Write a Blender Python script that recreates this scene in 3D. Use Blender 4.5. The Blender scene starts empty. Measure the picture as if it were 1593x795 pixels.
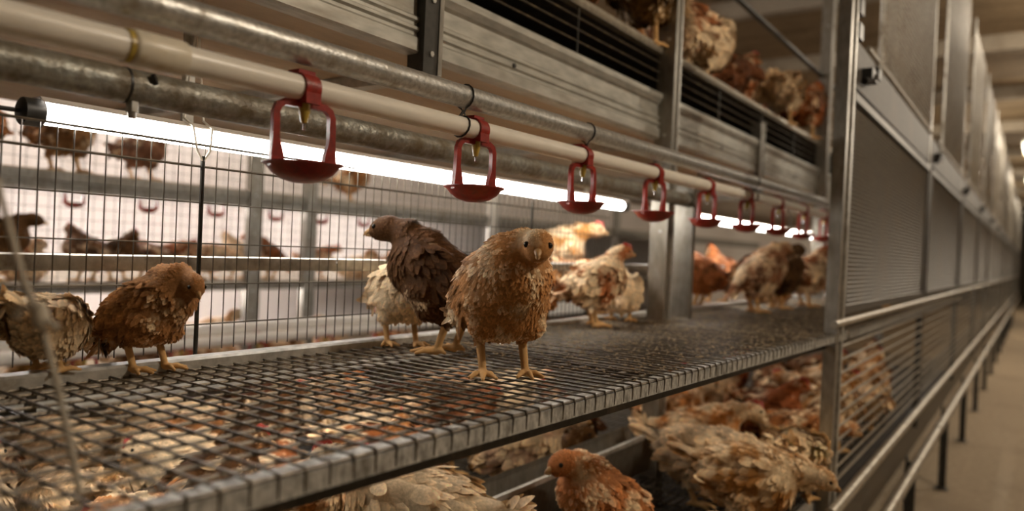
import bpy, math, random
import numpy as np
from mathutils import Vector, Matrix, Euler
random.seed(7); RNG = np.random.default_rng(7)
SC = bpy.context.scene; COL = SC.collection
R = math.radians
H = 1.45                       # the lens stands 1.45 m above the aisle floor; heights below are written relative to it

# ------------------------------------------------------------------ camera, world, exposure
cd = bpy.data.cameras.new('camera'); cam = bpy.data.objects.new('camera', cd); COL.objects.link(cam)
cd.sensor_width = 36; cd.lens = 1150/1593*36; cd.clip_start = .02; cd.clip_end = 200
yaw, pitch, roll = .6155, -.0095, .044
d = Vector((-math.sin(yaw)*math.cos(pitch), math.cos(yaw)*math.cos(pitch), math.sin(pitch)))
r0 = Vector((math.cos(yaw), math.sin(yaw), 0)); u0 = r0.cross(d)
rr = math.cos(roll)*r0+math.sin(roll)*u0; uu = -math.sin(roll)*r0+math.cos(roll)*u0
cam.matrix_world = Matrix(((rr.x, uu.x, -d.x, 0), (rr.y, uu.y, -d.y, 0), (rr.z, uu.z, -d.z, H), (0, 0, 0, 1)))
cd.dof.use_dof = True; cd.dof.focus_distance = 1.25; cd.dof.aperture_fstop = 2.0
SC.camera = cam
SC.view_settings.view_transform = 'Standard'; SC.view_settings.look = 'None'
SC.view_settings.gamma = 1; SC.view_settings.use_curve_mapping = False
SC.view_settings.exposure = 0.2
w = bpy.data.worlds.new('world'); SC.world = w; w.use_nodes = True
w.node_tree.nodes['Background'].inputs[0].default_value = (1, .82, .6, 1)
w.node_tree.nodes['Background'].inputs[1].default_value = .04
TUBE = 26.0        # emission of the fluorescent tubes
FAR_FILL = 50.0  # emission of the unseen tubes added to brighten the opposite row
AISLE = [((1.9, 2.3), 150), ((1.1, -2.6), 5), ((1.1, 8.0), 110), ((1.1, 13.0), 170), ((1.1, 20.0), 170), ((1.1, 30.0), 170)]     # lamp places (x, y) and watts
GRAZE = [((-.2, 14.6), 22), ((-.2, 20), 22), ((-.2, 27), 22)]

# ------------------------------------------------------------------ materials
def nodes(name):
    m = bpy.data.materials.new(name); m.use_nodes = True
    nt = m.node_tree; return m, nt, nt.nodes['Principled BSDF']
def N(nt, t, **k):
    n = nt.nodes.new(t)
    for a, v in k.items():
        if a in n.inputs.keys(): n.inputs[a].default_value = v
        else: setattr(n, a, v)
    return n
def mat(name, col, rough=.5, metal=0, dirt=None, dirt_amt=.5, scale=12, stretch=(1, 1, 1), bump=.0, spec=.5, fine=60, var=.25):
    m, nt, b = nodes(name); L = nt.links.new
    b.inputs['Roughness'].default_value = rough; b.inputs['Metallic'].default_value = metal
    b.inputs['Specular IOR Level'].default_value = spec
    tc = N(nt, 'ShaderNodeTexCoord'); mp = N(nt, 'ShaderNodeMapping'); mp.inputs['Scale'].default_value = stretch
    L(tc.outputs['Object'], mp.inputs[0])
    n1 = N(nt, 'ShaderNodeTexNoise', Scale=scale, Detail=6.0, Roughness=.65); L(mp.outputs[0], n1.inputs['Vector'])
    n2 = N(nt, 'ShaderNodeTexNoise', Scale=fine, Detail=3.0); L(mp.outputs[0], n2.inputs['Vector'])
    r2 = N(nt, 'ShaderNodeMapRange'); L(n2.outputs[0], r2.inputs[0])
    r2.inputs[1].default_value = .3; r2.inputs[2].default_value = .7; r2.inputs[3].default_value = 1-var; r2.inputs[4].default_value = 1+var*.6
    vm = N(nt, 'ShaderNodeVectorMath', operation='SCALE'); vm.inputs[0].default_value = col[:3]; L(r2.outputs[0], vm.inputs['Scale'])
    out = vm.outputs[0]
    if dirt:
        rp = N(nt, 'ShaderNodeMapRange'); L(n1.outputs[0], rp.inputs[0])
        rp.inputs[1].default_value = .62-.3*dirt_amt; rp.inputs[2].default_value = .78-.2*dirt_amt
        mx = N(nt, 'ShaderNodeMix', data_type='RGBA'); L(rp.outputs[0], mx.inputs[0]); L(out, mx.inputs[6])
        mx.inputs[7].default_value = (*dirt, 1); out = mx.outputs[2]
        if metal:
            mm = N(nt, 'ShaderNodeMapRange'); L(rp.outputs[0], mm.inputs[0]); mm.inputs[3].default_value = metal; mm.inputs[4].default_value = 0
            L(mm.outputs[0], b.inputs['Metallic'])
    L(out, b.inputs['Base Color'])
    if bump:
        bp = N(nt, 'ShaderNodeBump', Strength=bump, Distance=.004); L(n2.outputs[0], bp.inputs['Height']); L(bp.outputs[0], b.inputs['Normal'])
    return m
def emit(name, col, s):
    m, nt, b = nodes(name); b.inputs['Base Color'].default_value = (.9, .9, .9, 1)
    b.inputs['Emission Color'].default_value = (*col, 1); b.inputs['Emission Strength'].default_value = s
    return m
M = {}
M['galv'] = mat('galvanised steel', (.56, .55, .51), .42, .5, (.17, .125, .075), .35, 9, bump=.15)
M['galv_dirty'] = mat('dirty galvanised pipe', (.38, .385, .35), .45, .6, (.15, .115, .065), .7, 16, bump=.6, fine=90, var=.4)
M['galv_clean'] = mat('bright galvanised pipe', (.50, .50, .48), .4, .7, (.24, .20, .14), .3, 22, bump=.25, fine=130, var=.3)
M['beam'] = mat('galvanised beam', (.50, .49, .44), .5, .5, (.26, .215, .155), .35, 7, (1, .25, 1), bump=.1)
M['edge'] = mat('platform edge steel', (.52, .52, .49), .5, .35, (.13, .115, .09), .45, 45, (1, 1, .5), bump=.4, fine=160, var=.4)
M['wire'] = mat('floor wire', (.12, .10, .075), .38, .5, (.22, .17, .10), .45, 30, bump=.3, fine=150, var=.4)
M['wire_thin'] = mat('fence wire', (.16, .14, .11), .4, .6, (.10, .07, .04), .3, 20)
M['wire_light'] = mat('bright panel wire', (.40, .36, .29), .45, .5, (.20, .15, .09), .4, 10)
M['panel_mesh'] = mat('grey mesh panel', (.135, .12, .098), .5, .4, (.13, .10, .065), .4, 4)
M['strip'] = mat('dull cover strip', (.075, .066, .054), .6, .2, (.09, .07, .05), .4, 4)
M['frame_grey'] = mat('grey frame steel', (.12, .11, .095), .5, .5, (.10, .08, .06), .3, 5)
M['dark'] = mat('dark steel', (.055, .052, .045), .45, .5, (.12, .09, .06), .25, 14, bump=.1)
M['post'] = mat('grey steel post', (.30, .28, .24), .42, .7, (.16, .125, .08), .35, 6, (1, 1, .4))
M['black'] = mat('black plastic', (.018, .017, .016), .45)
M['pvc'] = mat('white water pipe', (.86, .82, .74), .32, 0, (.62, .54, .42), .12, 8, (1, .3, 1), var=.06)
M['pvc_joint'] = mat('aged pipe coupling', (.76, .70, .57), .35, 0, (.55, .42, .2), .25, 25, var=.06)
M['red'] = mat('red plastic', (.31, .022, .013), .36, 0, (.17, .03, .02), .35, 40, bump=.1, fine=120, var=.3)
M['nipple'] = mat('yellowed nipple', (.50, .36, .06), .35, 0, (.3, .2, .04), .4, 90)
M['chrome'] = mat('steel pin', (.7, .7, .7), .2, 1)
M['tan'] = mat('tan belt underside', (.44, .33, .215), .6, 0, (.30, .20, .12), .3, 4, (1, .3, 1), var=.1)
M['mat_dark'] = mat('dark droppings belt and shade sheet', (.028, .022, .016), .85, 0, (.06, .045, .03), .4, 12, bump=.4)
M['white_wall'] = mat('whitewashed wall', (.80, .75, .71), .8, 0, (.66, .60, .55), .3, 2, var=.05)
M['brown_wall'] = mat('dull brown wall', (.15, .115, .08), .85, 0, (.11, .08, .05), .4, 1.5)
M['conc'] = mat('dusty concrete', (.40, .32, .22), .85, 0, (.30, .235, .16), .35, 1.3, bump=.2, fine=25, var=.18)
M['ceil'] = mat('brown insulation ceiling', (.36, .265, .16), .8, 0, (.14, .095, .05), .4, 1.2, (1, 3, 1), bump=.3, fine=18, var=.3)
M['ceil_beam'] = mat('ceiling joist', (.42, .36, .28), .7, 0, (.25, .2, .14), .4, 2)
M['twine'] = mat('grey twine', (.55, .50, .41), .8, 0, (.40, .35, .26), .4, 60)
M['litter'] = mat('litter crumbs', (.27, .20, .115), .9, 0, (.13, .09, .045), .5, 40)
M['tube'] = emit('lit fluorescent glass', (1, .95, .88), TUBE)
M['added_tube_low'] = emit('added lit glass of the lower tier', (1, .90, .76), 10)
M['far_fill_tube'] = emit('added lit glass beyond', (1, .93, .90), FAR_FILL)
M['eye'] = mat('dark eye', (.012, .008, .005), .08)
M['beak'] = mat('horn beak', (.50, .29, .12), .4, 0, (.22, .11, .05), .3, 90)
M['comb'] = mat('red comb', (.42, .05, .035), .5)
M['lamp'] = emit('lit aisle lamp', (1, .78, .5), 7)

def plumage():
    m, nt, b = nodes('chicken plumage'); L = nt.links.new
    b.inputs['Roughness'].default_value = .72; b.inputs['Specular IOR Level'].default_value = .12
    b.inputs['Sheen Weight'].default_value = .02; b.inputs['Sheen Roughness'].default_value = .5
    b.inputs['Sheen Tint'].default_value = (1, .85, .65, 1)
    oi = N(nt, 'ShaderNodeObjectInfo'); at = N(nt, 'ShaderNodeAttribute', attribute_name='mask'); fa = N(nt, 'ShaderNodeAttribute', attribute_name='feather')
    sm = N(nt, 'ShaderNodeSeparateColor'); L(at.outputs['Color'], sm.inputs[0])      # r leg, g head, b wing and back
    sf = N(nt, 'ShaderNodeSeparateColor'); L(fa.outputs['Color'], sf.inputs[0])      # r random, g along, b across
    tc = N(nt, 'ShaderNodeTexCoord'); ad = N(nt, 'ShaderNodeVectorMath', operation='ADD'); L(tc.outputs['Object'], ad.inputs[0])
    sc = N(nt, 'ShaderNodeVectorMath', operation='SCALE'); sc.inputs[0].default_value = (7, 3, 5); L(oi.outputs['Color'], sc.inputs['Scale']); L(sc.outputs[0], ad.inputs[1])
    n1 = N(nt, 'ShaderNodeTexNoise', Scale=16.0, Detail=3.0); L(ad.outputs[0], n1.inputs['Vector'])
    n2 = N(nt, 'ShaderNodeTexNoise', Scale=26.0, Detail=4.0); L(ad.outputs[0], n2.inputs['Vector'])
    n3 = N(nt, 'ShaderNodeTexNoise', Scale=220.0, Detail=2.0); L(ad.outputs[0], n3.inputs['Vector'])
    # cream share: object alpha moves the threshold; feathers differ one by one
    t = N(nt, 'ShaderNodeMath', operation='MULTIPLY_ADD'); L(sf.outputs[0], t.inputs[0]); t.inputs[1].default_value = .16; L(n1.outputs[0], t.inputs[2])
    t2 = N(nt, 'ShaderNodeMath', operation='ADD'); L(t.outputs[0], t2.inputs[0]); L(oi.outputs['Alpha'], t2.inputs[1])
    cr = N(nt, 'ShaderNodeMapRange'); L(t2.outputs[0], cr.inputs[0]); cr.inputs[1].default_value = 1.0; cr.inputs[2].default_value = 1.16
    mx = N(nt, 'ShaderNodeMix', data_type='RGBA'); L(cr.outputs[0], mx.inputs[0]); L(oi.outputs['Color'], mx.inputs[6]); mx.inputs[7].default_value = (.76, .59, .38, 1)
    # darker wing and back feathers in patches
    dk = N(nt, 'ShaderNodeMapRange'); L(n2.outputs[0], dk.inputs[0]); dk.inputs[1].default_value = .42; dk.inputs[2].default_value = .6
    dm = N(nt, 'ShaderNodeMath', operation='MULTIPLY'); L(dk.outputs[0], dm.inputs[0]); L(sm.outputs[2], dm.inputs[1])
    ic = N(nt, 'ShaderNodeMath', operation='SUBTRACT'); ic.inputs[0].default_value = 1; L(cr.outputs[0], ic.inputs[1])
    dm2 = N(nt, 'ShaderNodeMath', operation='MULTIPLY'); L(dm.outputs[0], dm2.inputs[0]); L(ic.outputs[0], dm2.inputs[1])
    dc = N(nt, 'ShaderNodeVectorMath', operation='SCALE'); L(oi.outputs['Color'], dc.inputs[0]); dc.inputs['Scale'].default_value = .18
    mx2 = N(nt, 'ShaderNodeMix', data_type='RGBA'); L(dm2.outputs[0], mx2.inputs[0]); L(mx.outputs[2], mx2.inputs[6]); L(dc.outputs[0], mx2.inputs[7])
    # feather: brightness each, paler rim, barbs
    br = N(nt, 'ShaderNodeMapRange'); L(sf.outputs[0], br.inputs[0]); br.inputs[3].default_value = .72; br.inputs[4].default_value = 1.22
    nb = N(nt, 'ShaderNodeMapRange'); L(n3.outputs[0], nb.inputs[0]); nb.inputs[1].default_value = .3; nb.inputs[2].default_value = .7; nb.inputs[3].default_value = .8; nb.inputs[4].default_value = 1.12
    mb = N(nt, 'ShaderNodeMath', operation='MULTIPLY'); L(br.outputs[0], mb.inputs[0]); L(nb.outputs[0], mb.inputs[1])
    vs = N(nt, 'ShaderNodeVectorMath', operation='SCALE'); L(mx2.outputs[2], vs.inputs[0]); L(mb.outputs[0], vs.inputs['Scale'])
    rim = N(nt, 'ShaderNodeMapRange'); L(sf.outputs[1], rim.inputs[0]); rim.inputs[1].default_value = .7; rim.inputs[2].default_value = 1; rim.inputs[4].default_value = .45
    mx3 = N(nt, 'ShaderNodeMix', data_type='RGBA'); L(rim.outputs[0], mx3.inputs[0]); L(vs.outputs[0], mx3.inputs[6]); rv = N(nt, 'ShaderNodeVectorMath', operation='MULTIPLY_ADD'); L(vs.outputs[0], rv.inputs[0]); rv.inputs[1].default_value = (1.9, 1.8, 1.7); rv.inputs[2].default_value = (.02, .012, .005); L(rv.outputs[0], mx3.inputs[7])
    mx4 = N(nt, 'ShaderNodeMix', data_type='RGBA'); L(sm.outputs[0], mx4.inputs[0]); L(mx3.outputs[2], mx4.inputs[6]); mx4.inputs[7].default_value = (.66, .40, .17, 1)
    L(mx4.outputs[2], b.inputs['Base Color'])
    bp = N(nt, 'ShaderNodeBump', Strength=.35, Distance=.002); L(n3.outputs[0], bp.inputs['Height']); L(bp.outputs[0], b.inputs['Normal'])
    return m
M['plumage'] = plumage()

# ------------------------------------------------------------------ mesh helpers
class MB:
    def __init__(s): s.v = []; s.f = []
    def add(s, v, f):
        o = len(s.v); s.v += [tuple(p) for p in v]; s.f += [tuple(i+o for i in q) for q in f]; return s
    def box(s, x0, x1, y0, y1, z0, z1):
        v = [(x, y, z) for x in (x0, x1) for y in (y0, y1) for z in (z0, z1)]
        return s.add(v, [(0, 1, 3, 2), (4, 6, 7, 5), (0, 4, 5, 1), (2, 3, 7, 6), (0, 2, 6, 4), (1, 5, 7, 3)])
    def cbox(s, x0, x1, y0, y1, z0, z1, c=.002):      # box with its long edges chamfered (long axis y)
        p = [(x0+c, z0), (x1-c, z0), (x1, z0+c), (x1, z1-c), (x1-c, z1), (x0+c, z1), (x0, z1-c), (x0, z0+c)]
        return s.extrude_y(p, y0, y1)
    def extrude_y(s, prof, y0, y1, shift=None):
        n = len(prof); sh = shift or (lambda y: 0)
        v = [(x+sh(y0), y0, z) for x, z in prof]+[(x+sh(y1), y1, z) for x, z in prof]
        f = [(i, (i+1) % n, (i+1) % n+n, i+n) for i in range(n)]+[tuple(range(n))[::-1], tuple(range(n, 2*n))]
        return s.add(v, f)
    def extrude_z(s, prof, z0, z1):
        n = len(prof); v = [(x, y, z0) for x, y in prof]+[(x, y, z1) for x, y in prof]
        return s.add(v, [(i, (i+1) % n, (i+1) % n+n, i+n) for i in range(n)]+[tuple(range(n))[::-1], tuple(range(n, 2*n))])
    def tube(s, pts, r, n=12, cap=True):
        P = [Vector(p) for p in pts]; rs = r if isinstance(r, (list, tuple)) else [r]*len(P)
        t0 = (P[1]-P[0]).normalized(); a = Vector((0, 0, 1)) if abs(t0.z) < .9 else Vector((1, 0, 0))
        u = t0.cross(a).normalized(); v = []
        for i, p in enumerate(P):
            if i == 0: t = P[1]-P[0]
            elif i == len(P)-1: t = P[i]-P[i-1]
            else: t = (P[i+1]-P[i]).normalized()+(P[i]-P[i-1]).normalized()
            t.normalize(); u = (u-t*u.dot(t)).normalized(); w_ = t.cross(u)
            for k in range(n):
                an = 2*math.pi*k/n; v.append(p+(u*math.cos(an)+w_*math.sin(an))*rs[i])
        f = []
        for i in range(len(P)-1):
            for k in range(n): f.append((i*n+k, i*n+(k+1) % n, (i+1)*n+(k+1) % n, (i+1)*n+k))
        if cap: f += [tuple(range(n))[::-1], tuple((len(P)-1)*n+k for k in range(n))]
        return s.add(v, f)
    def lathe(s, prof, n=24, c=(0, 0, 0), cap=True):
        v = []; f = []
        for r, z in prof:
            for k in range(n):
                a = 2*math.pi*k/n; v.append((c[0]+r*math.cos(a), c[1]+r*math.sin(a), c[2]+z))
        for i in range(len(prof)-1):
            for k in range(n): f.append((i*n+k, i*n+(k+1) % n, (i+1)*n+(k+1) % n, (i+1)*n+k))
        if cap: f += [tuple(range(n))[::-1], tuple((len(prof)-1)*n+k for k in range(n))]
        return s.add(v, f)
    def build(s, name, m, parent=None, smooth=False, angle=40):
        me = bpy.data.meshes.new(name); me.from_pydata(s.v, [], s.f); me.validate(); me.update()
        import bmesh
        bm = bmesh.new(); bm.from_mesh(me); bmesh.ops.recalc_face_normals(bm, faces=bm.faces); bm.to_mesh(me); bm.free()
        if smooth:
            me.shade_smooth(); me.set_sharp_from_angle(angle=R(angle))
        me.materials.append(m if not isinstance(m, str) else M[m])
        o = bpy.data.objects.new(name, me); COL.objects.link(o)
        if parent: o.parent = parent
        return o
def tag(o, label=None, cat=None, group=None, kind=None):
    if label: o['label'] = label
    if cat: o['category'] = cat
    if group: o['group'] = group
    if kind: o['kind'] = kind
    return o
def empty(name, loc, rz=0, scale=1):
    o = bpy.data.objects.new(name, None); COL.objects.link(o); o.location = loc; o.rotation_euler = (0, 0, rz); o.scale = (scale,)*3
    o.empty_display_size = .05; return o
def dup(root, loc, rz=0, label=None, group=None, scale=None):
    q = root.copy(); COL.objects.link(q); q.location = loc; q.rotation_euler = (0, 0, rz)
    if scale: q.scale = (scale,)*3
    if label: q['label'] = label
    if group: q['group'] = group
    for ch in list(root.children):
        c = ch.copy(); COL.objects.link(c); c.parent = q
        for g in list(ch.children):
            e = g.copy(); COL.objects.link(e); e.parent = c
    return q
ORD = ['first', 'second', 'third', 'fourth', 'fifth', 'sixth', 'seventh', 'eighth', 'ninth', 'tenth', 'eleventh', 'twelfth', 'thirteenth', 'fourteenth', 'fifteenth',
       'sixteenth', 'seventeenth', 'eighteenth', 'nineteenth', 'twentieth']
ORD += ['twenty-'+o for o in ORD[:9]]+['thirtieth']+['thirty-'+o for o in ORD[:9]]
def Z(z): return z+H

# ------------------------------------------------------------------ the building
def struct(name, mb, m): o = mb.build(name, m); o['kind'] = 'structure'; return o
struct('floor', MB().box(-6, 3.2, -5, 60, -.1, 0), 'conc')
struct('ceiling', MB().box(-6, 3.2, -5, 60, Z(2.62), Z(2.72)), 'ceil')
struct('wall_left', MB().box(-5.4, -5.2, -5, 60, 0, Z(2.62)), 'white_wall')
struct('wall_right', MB().box(3.0, 3.2, -5, 60, 0, Z(2.62)), 'brown_wall')
struct('wall_far', MB().box(-5.2, 3.0, 59.8, 60, 0, Z(2.62)), 'conc')
for i, y in enumerate((5.2, 7.4, 9.8, 12.6, 15.6, 19, 23, 28, 34, 42)):
    struct('trim_%d' % (i+1), MB().box(-5.2, 3.0, y, y+.12, Z(2.44), Z(2.62)), 'ceil_beam')
mb = MB()
for k in range(90): mb.box(-1.0+k*.045, -1.0+k*.045+.018, 6.3, 7.2, Z(2.50), Z(2.53))
o = mb.build('ceiling_grille', 'ceil_beam'); tag(o, 'ribbed grey grille under the brown ceiling above the aisle', 'grille')

# aisle lamps
def lamp(x, y, wts, label, grp=None, size=.5, col=(1, .86, .68), zz=2.36):
    root = empty('aisle_lamp', (x, y, Z(zz))); tag(root, label, 'lamp', grp)
    MB().extrude_y([(-.03, .05), (.03, .05), (.04, .02), (.035, 0), (-.035, 0), (-.04, .02)], -size/2, size/2).build('housing', 'galv', root)
    MB().tube([(0, 0, .05), (0, 0, 2.62-zz)], .006, 8).build('hanger', 'dark', root)
    MB().tube([(0, -size/2+.03, -.03), (0, -size/2+.04, -.03), (0, size/2-.04, -.03), (0, size/2-.03, -.03)], [.012, .02, .02, .012], 12).build('lamp_tube', 'lamp', root, True)
    l = bpy.data.lights.new('lamp_light', 'POINT'); l.shadow_soft_size = .10; l.energy = wts; l.color = col
    lo = bpy.data.objects.new('lamp_light', l); COL.objects.link(lo); lo.parent = root; lo.location = (0, 0, -.16)
for i, ((x, y), wt) in enumerate(AISLE): lamp(x, y, wt, 'warm aisle lamp hung from the ceiling, '+ORD[i]+' of those out over the aisle', 'aisle lamps')
for i, ((x, y), wt) in enumerate(GRAZE): lamp(x, y, wt, 'far aisle lamp hung close over the mesh panels, '+ORD[i]+' along', 'far aisle lamps', 1.2, (1, .86, .66), 2.0)

for i, y in enumerate((1.6, 4.2)): lamp(-3.15, y, 26, 'added lamp over the passage to the opposite row, %s' % ('nearer one' if i == 0 else 'farther one'), 'added lamps over the far passage', .5, (1, .93, .86), 2.1)  # unseen lamps added to light the white pipes and opposite row

# ------------------------------------------------------------------ middle tier platform
def xf(y): return -.572+.037*(min(y, 2.7)-.4)
def platform(y0, y1, label, front=True):
    root = empty('platform', (0, 0, Z(-.22))); tag(root, label, 'platform', 'wire platforms of the middle tier')
    mb = MB(); n = int((y1-y0)/.0301)
    for k in range(n+1):
        y = y0+k*.0301; x = xf(y); j = random.uniform(-.0008, .0008)
        mb.tube([(-1.129, y, j), (-.85, y, -.0005+j), (x+.001, y, j), (x+.0030, y, -.005), (x+.0022, y, -.0245)], [.0019, .0019, .0019, .0015, .0012], 6)
    for i in range(15):
        t = i/14
        ys = np.linspace(y0, y1, 8)
        mb.tube([(xf(y)*(1-t)-1.126*t - .0005, y, -.0036+random.uniform(-.0004, .0004)) for y in ys], .0023, 6)
    mb.build('wire_grid', 'wire', root, True)
    pr = [(0, -.006), (.0025, -.006), (.0025, -.027), (.0, -.027), (-.0015, -.009), (-.034, -.009), (-.034, -.006)]
    v = MB(); m_ = len(pr); ys = np.linspace(y0, y1, 12); vs = []; fs = []
    for y in ys: vs += [(xf(y)+p, y, q) for p, q in pr]
    for a in range(11):
        for i in range(m_): fs.append((a*m_+i, a*m_+(i+1) % m_, (a+1)*m_+(i+1) % m_, (a+1)*m_+i))
    fs += [tuple(range(m_))[::-1], tuple(11*m_+i for i in range(m_))]
    v.add(vs, fs).build('front_edge_angle', 'edge', root)
    v = MB(); vs = []; fs = []; pr = [(-.026, -.030), (-.034, -.030), (-.034, -.050), (-.026, -.050)]
    for y in ys: vs += [(xf(y)+p, y, q) for p, q in pr]
    for a in range(11):
        for i in range(4): fs.append((a*4+i, a*4+(i+1) % 4, (a+1)*4+(i+1) % 4, (a+1)*4+i))
    fs += [(3, 2, 1, 0), tuple(44+i for i in range(4))]
    v.add(vs, fs).build('lower_support_bar', 'dark', root)
    MB().extrude_y([(-1.128, -.02), (-1.128, .012), (-1.132, .016), (-1.160, .016), (-1.164, .012), (-1.164, -.02)], y0, y1).build('back_channel', 'galv', root)
    for y in (y0+.5, (y0+y1)/2+.15, y1-.3):
        MB().box(-1.127, xf(y)-.02, y, y+.012, -.03, -.012).build('cross_bar', 'dark', root)
    return root
platform(-.25, 2.60, 'long wire mesh platform carrying the two big chickens, steel front edge')
platform(2.63, 4.85, 'next wire mesh platform, past the upright, crowded with blurred chickens')
platform(4.88, 7.1, 'farthest wire mesh platform behind the grey front post')

# ------------------------------------------------------------------ pipes
def pipe(name, pts, r, m, label, n=20, cat='pipe'):
    root = empty(name, pts[0]); p0 = Vector(pts[0])
    tag(root, label, cat)
    MB().tube([Vector(p)-p0 for p in pts], r, n).build('pipe_body', m, root, True)
    return root, p0
WX = -.82
def wz(y): return .200+.0075*min(y, 3)-.0002
def uz(y): return .250+.0095*min(y, 3.4)
wp, p0 = pipe('water_pipe', [(WX, y, Z(wz(y))) for y in (-.3, .3, .6, .9, 1.2, 1.6, 2.2, 3, 4.5, 7)], .017, 'pvc', 'white plastic water pipe the red drinker cups clip onto')
def onpipe(y): return Vector((WX, y, Z(wz(y))))-p0
MB().tube([onpipe(y) for y in (.415, .417, .42, .474, .478, .4785)], [.0175, .0200, .0207, .0207, .0196, .0175], 24).build('coupling', 'pvc_joint', wp, True)
MB().tube([onpipe(.4095), onpipe(.4155)], .0186, 24).build('coupling_ring', 'nipple', wp, True)
up, p0 = pipe('support_pipe', [(WX, y, Z(uz(y))) for y in (-.3, .3, .7, 1.2, 1.8, 2.6, 3.6, 7)], .0195, 'galv_clean', 'galvanised support pipe running just above the white water pipe')
LX = -1.0
lp, p0 = pipe('perch_pipe', [(LX, y, Z(.195)) for y in (-.3, .4, .7, 1.4, 2.462)], .0235, 'galv_dirty', 'dirty thick perch pipe behind the white water pipe')
def q(x, y, z): return Vector((x, y, Z(z)))-p0
MB().tube([q(LX, .500, .195), q(LX, .5035, .195)], .0242, 20).build('joint_seam', 'black', lp, True)
b_ = MB().tube([q(LX+.004, .512, .174), q(LX+.004, .512, .160)], .0085, 6); b_.tube([q(LX+.004, .512, .160), q(LX+.004, .512, .152)], .0055, 10); b_.build('bolt', 'galv', lp, True)
MB().tube([q(LX+.0205, .530, .206), q(LX+.0236, .533, .2075)], .0075, 12).build('bolt_hole', 'black', lp)
MB().tube([q(LX, 2.44, .195), q(LX, 2.458, .195)], .0255, 20).build('end_cap', 'dark', lp, True)
# wire ties
def tie(y, label):
    root = empty('wire_tie', (WX, y, Z(wz(y)))); tag(root, label, 'tie', 'black wire ties')
    dz = uz(y)-wz(y); pts = []
    for k in range(15):
        a = R(-70+k*320/14); pts.append((.0215*math.cos(a), 0.003*math.sin(a*.5), dz+.0215*math.sin(a)))
    pts = [(.006, -.006, dz-.030)]+pts+[(-.002, .008, dz-.030)]
    MB().tube(pts, .0015, 8).build('upper_loop', 'black', root, True)
    pts = [(-.006, .006, dz-.026)]
    for k in range(13):
        a = R(110-k*320/12); pts.append((.0188*math.cos(a), -.004+.004*math.sin(a), .0188*math.sin(a)))
    pts.append((.010, -.012, dz-.026))
    MB().tube(pts, .0015, 8).build('lower_loop', 'black', root, True)
tie(.995, 'black wire tie looped on the pipes beside the second drinker cup')
tie(1.425, 'black wire tie looped on the pipes by the third drinker cup')
tie(2.62, 'black wire tie looped on the pipes between far drinker cups')

# ------------------------------------------------------------------ drinker cups
def make_drinker(small=False):
    root = empty('drinker_cup', (0, 0, 0))
    cl = MB()
    ang = [R(a) for a in np.linspace(-100, 200, 15)]
    vs = []; fs = []
    for a in ang:
        for r_ in (.0172, .0205):
            for yy in (-.0125, .0125): vs.append((r_*math.cos(a), yy, r_*math.sin(a)))
    for i in range(len(ang)-1):
        o = i*4; fs += [(o, o+1, o+5, o+4), (o+2, o+6, o+7, o+3), (o, o+4, o+6, o+2), (o+1, o+3, o+7, o+5)]
    fs += [(0, 2, 3, 1), tuple(len(vs)-4+k for k in (0, 1, 3, 2))]
    cl.add(vs, fs)
    cl.box(.012, .019, -.0125, .0125, -.022, -.004)
    cl.box(-.019, .004, -.014, .014, .0195, .0245)
    cl.box(-.022, -.014, -.012, .012, .010, .0235)
    cl.build('pipe_clip', 'red', root, True)
    dirv = (.174, .985)                       # the hoop stands across the pipe at this slant
    def W(u, z, t=0): return (dirv[0]*u-dirv[1]*t, dirv[1]*u+dirv[0]*t, z)
    hp = MB(); prof = []
    zt = -.022; zb = -.108; hw = .0450
    path = [(-.0415, zb, .0135), (-.043, zb+.02, .0105), (-hw, zb+.038, .0062), (-hw, zt-.014, .0058), (-hw+.004, zt-.005, .006), (-hw+.012, zt, .0058), (0, zt+.001, .0062),
            (hw-.012, zt, .0058), (hw-.004, zt-.005, .006), (hw, zt-.014, .0058), (hw, zb+.038, .0062), (.043, zb+.02, .0105), (.0415, zb, .0135)]
    vs = []; fs = []
    for i, (u, z, wd) in enumerate(path):
        a = path[max(0, i-1)]; c = path[min(len(path)-1, i+1)]
        t = Vector((c[0]-a[0], c[1]-a[1])).normalized(); nx, nz = -t.y, t.x
        for s_, tt in ((1, -.0045), (1, .0045), (-1, .0045), (-1, -.0045)): vs.append(W(u*.93+nx*wd*s_*.8, z+nz*wd*s_*.8, tt))
    for i in range(len(path)-1):
        for k in range(4): fs.append((i*4+k, i*4+(k+1) % 4, i*4+4+(k+1) % 4, i*4+4+k))
    fs += [(3, 2, 1, 0), tuple(len(vs)-4+k for k in range(4))]
    hp.add(vs, fs).build('hoop', 'red', root, True)
    cup = MB(); zr = zb+.004
    cup.lathe([(.0005, zr-.0245), (.014, zr-.0238), (.029, zr-.0195), (.041, zr-.0115), (.049, zr-.002), (.0545, zr+.001), (.0545, zr+.0028), (.0475, zr+.0012), (.039, zr-.008), (.027, zr-.016), (.0005, zr-.02)], 36, cap=False)
    cup.build('cup', 'red', root, True)
    if not small:
        MB().lathe([(.0075, -.017), (.0078, -.030), (.0062, -.038), (.0045, -.046), (.003, -.047)], 14).build('nipple', 'nipple', root, True)
        MB().lathe([(.0017, -.046), (.0017, -.056), (.0006, -.057)], 10).build('valve_pin', 'chrome', root, True)
    return root
D0 = make_drinker(); first = True
YD = [.655+.3795*k for k in range(14)]
for k, y in enumerate(YD):
    lab = ['nearest and largest red drinker cup on the white water pipe', 'second nearest red drinker cup, black wire tie at its clip'][k] if k < 2 else 'red drinker cup on the white water pipe, %s from the left' % ORD[k]
    loc = (WX, y, Z(wz(y)))
    if k == 0: o = D0; o.location = loc
    else: o = dup(D0, loc, random.uniform(-.08, .08))
    tag(o, lab, 'drinker cup', 'red drinker cups on the near water pipe')
    o.rotation_euler.x = random.uniform(-.02, .02)

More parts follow.
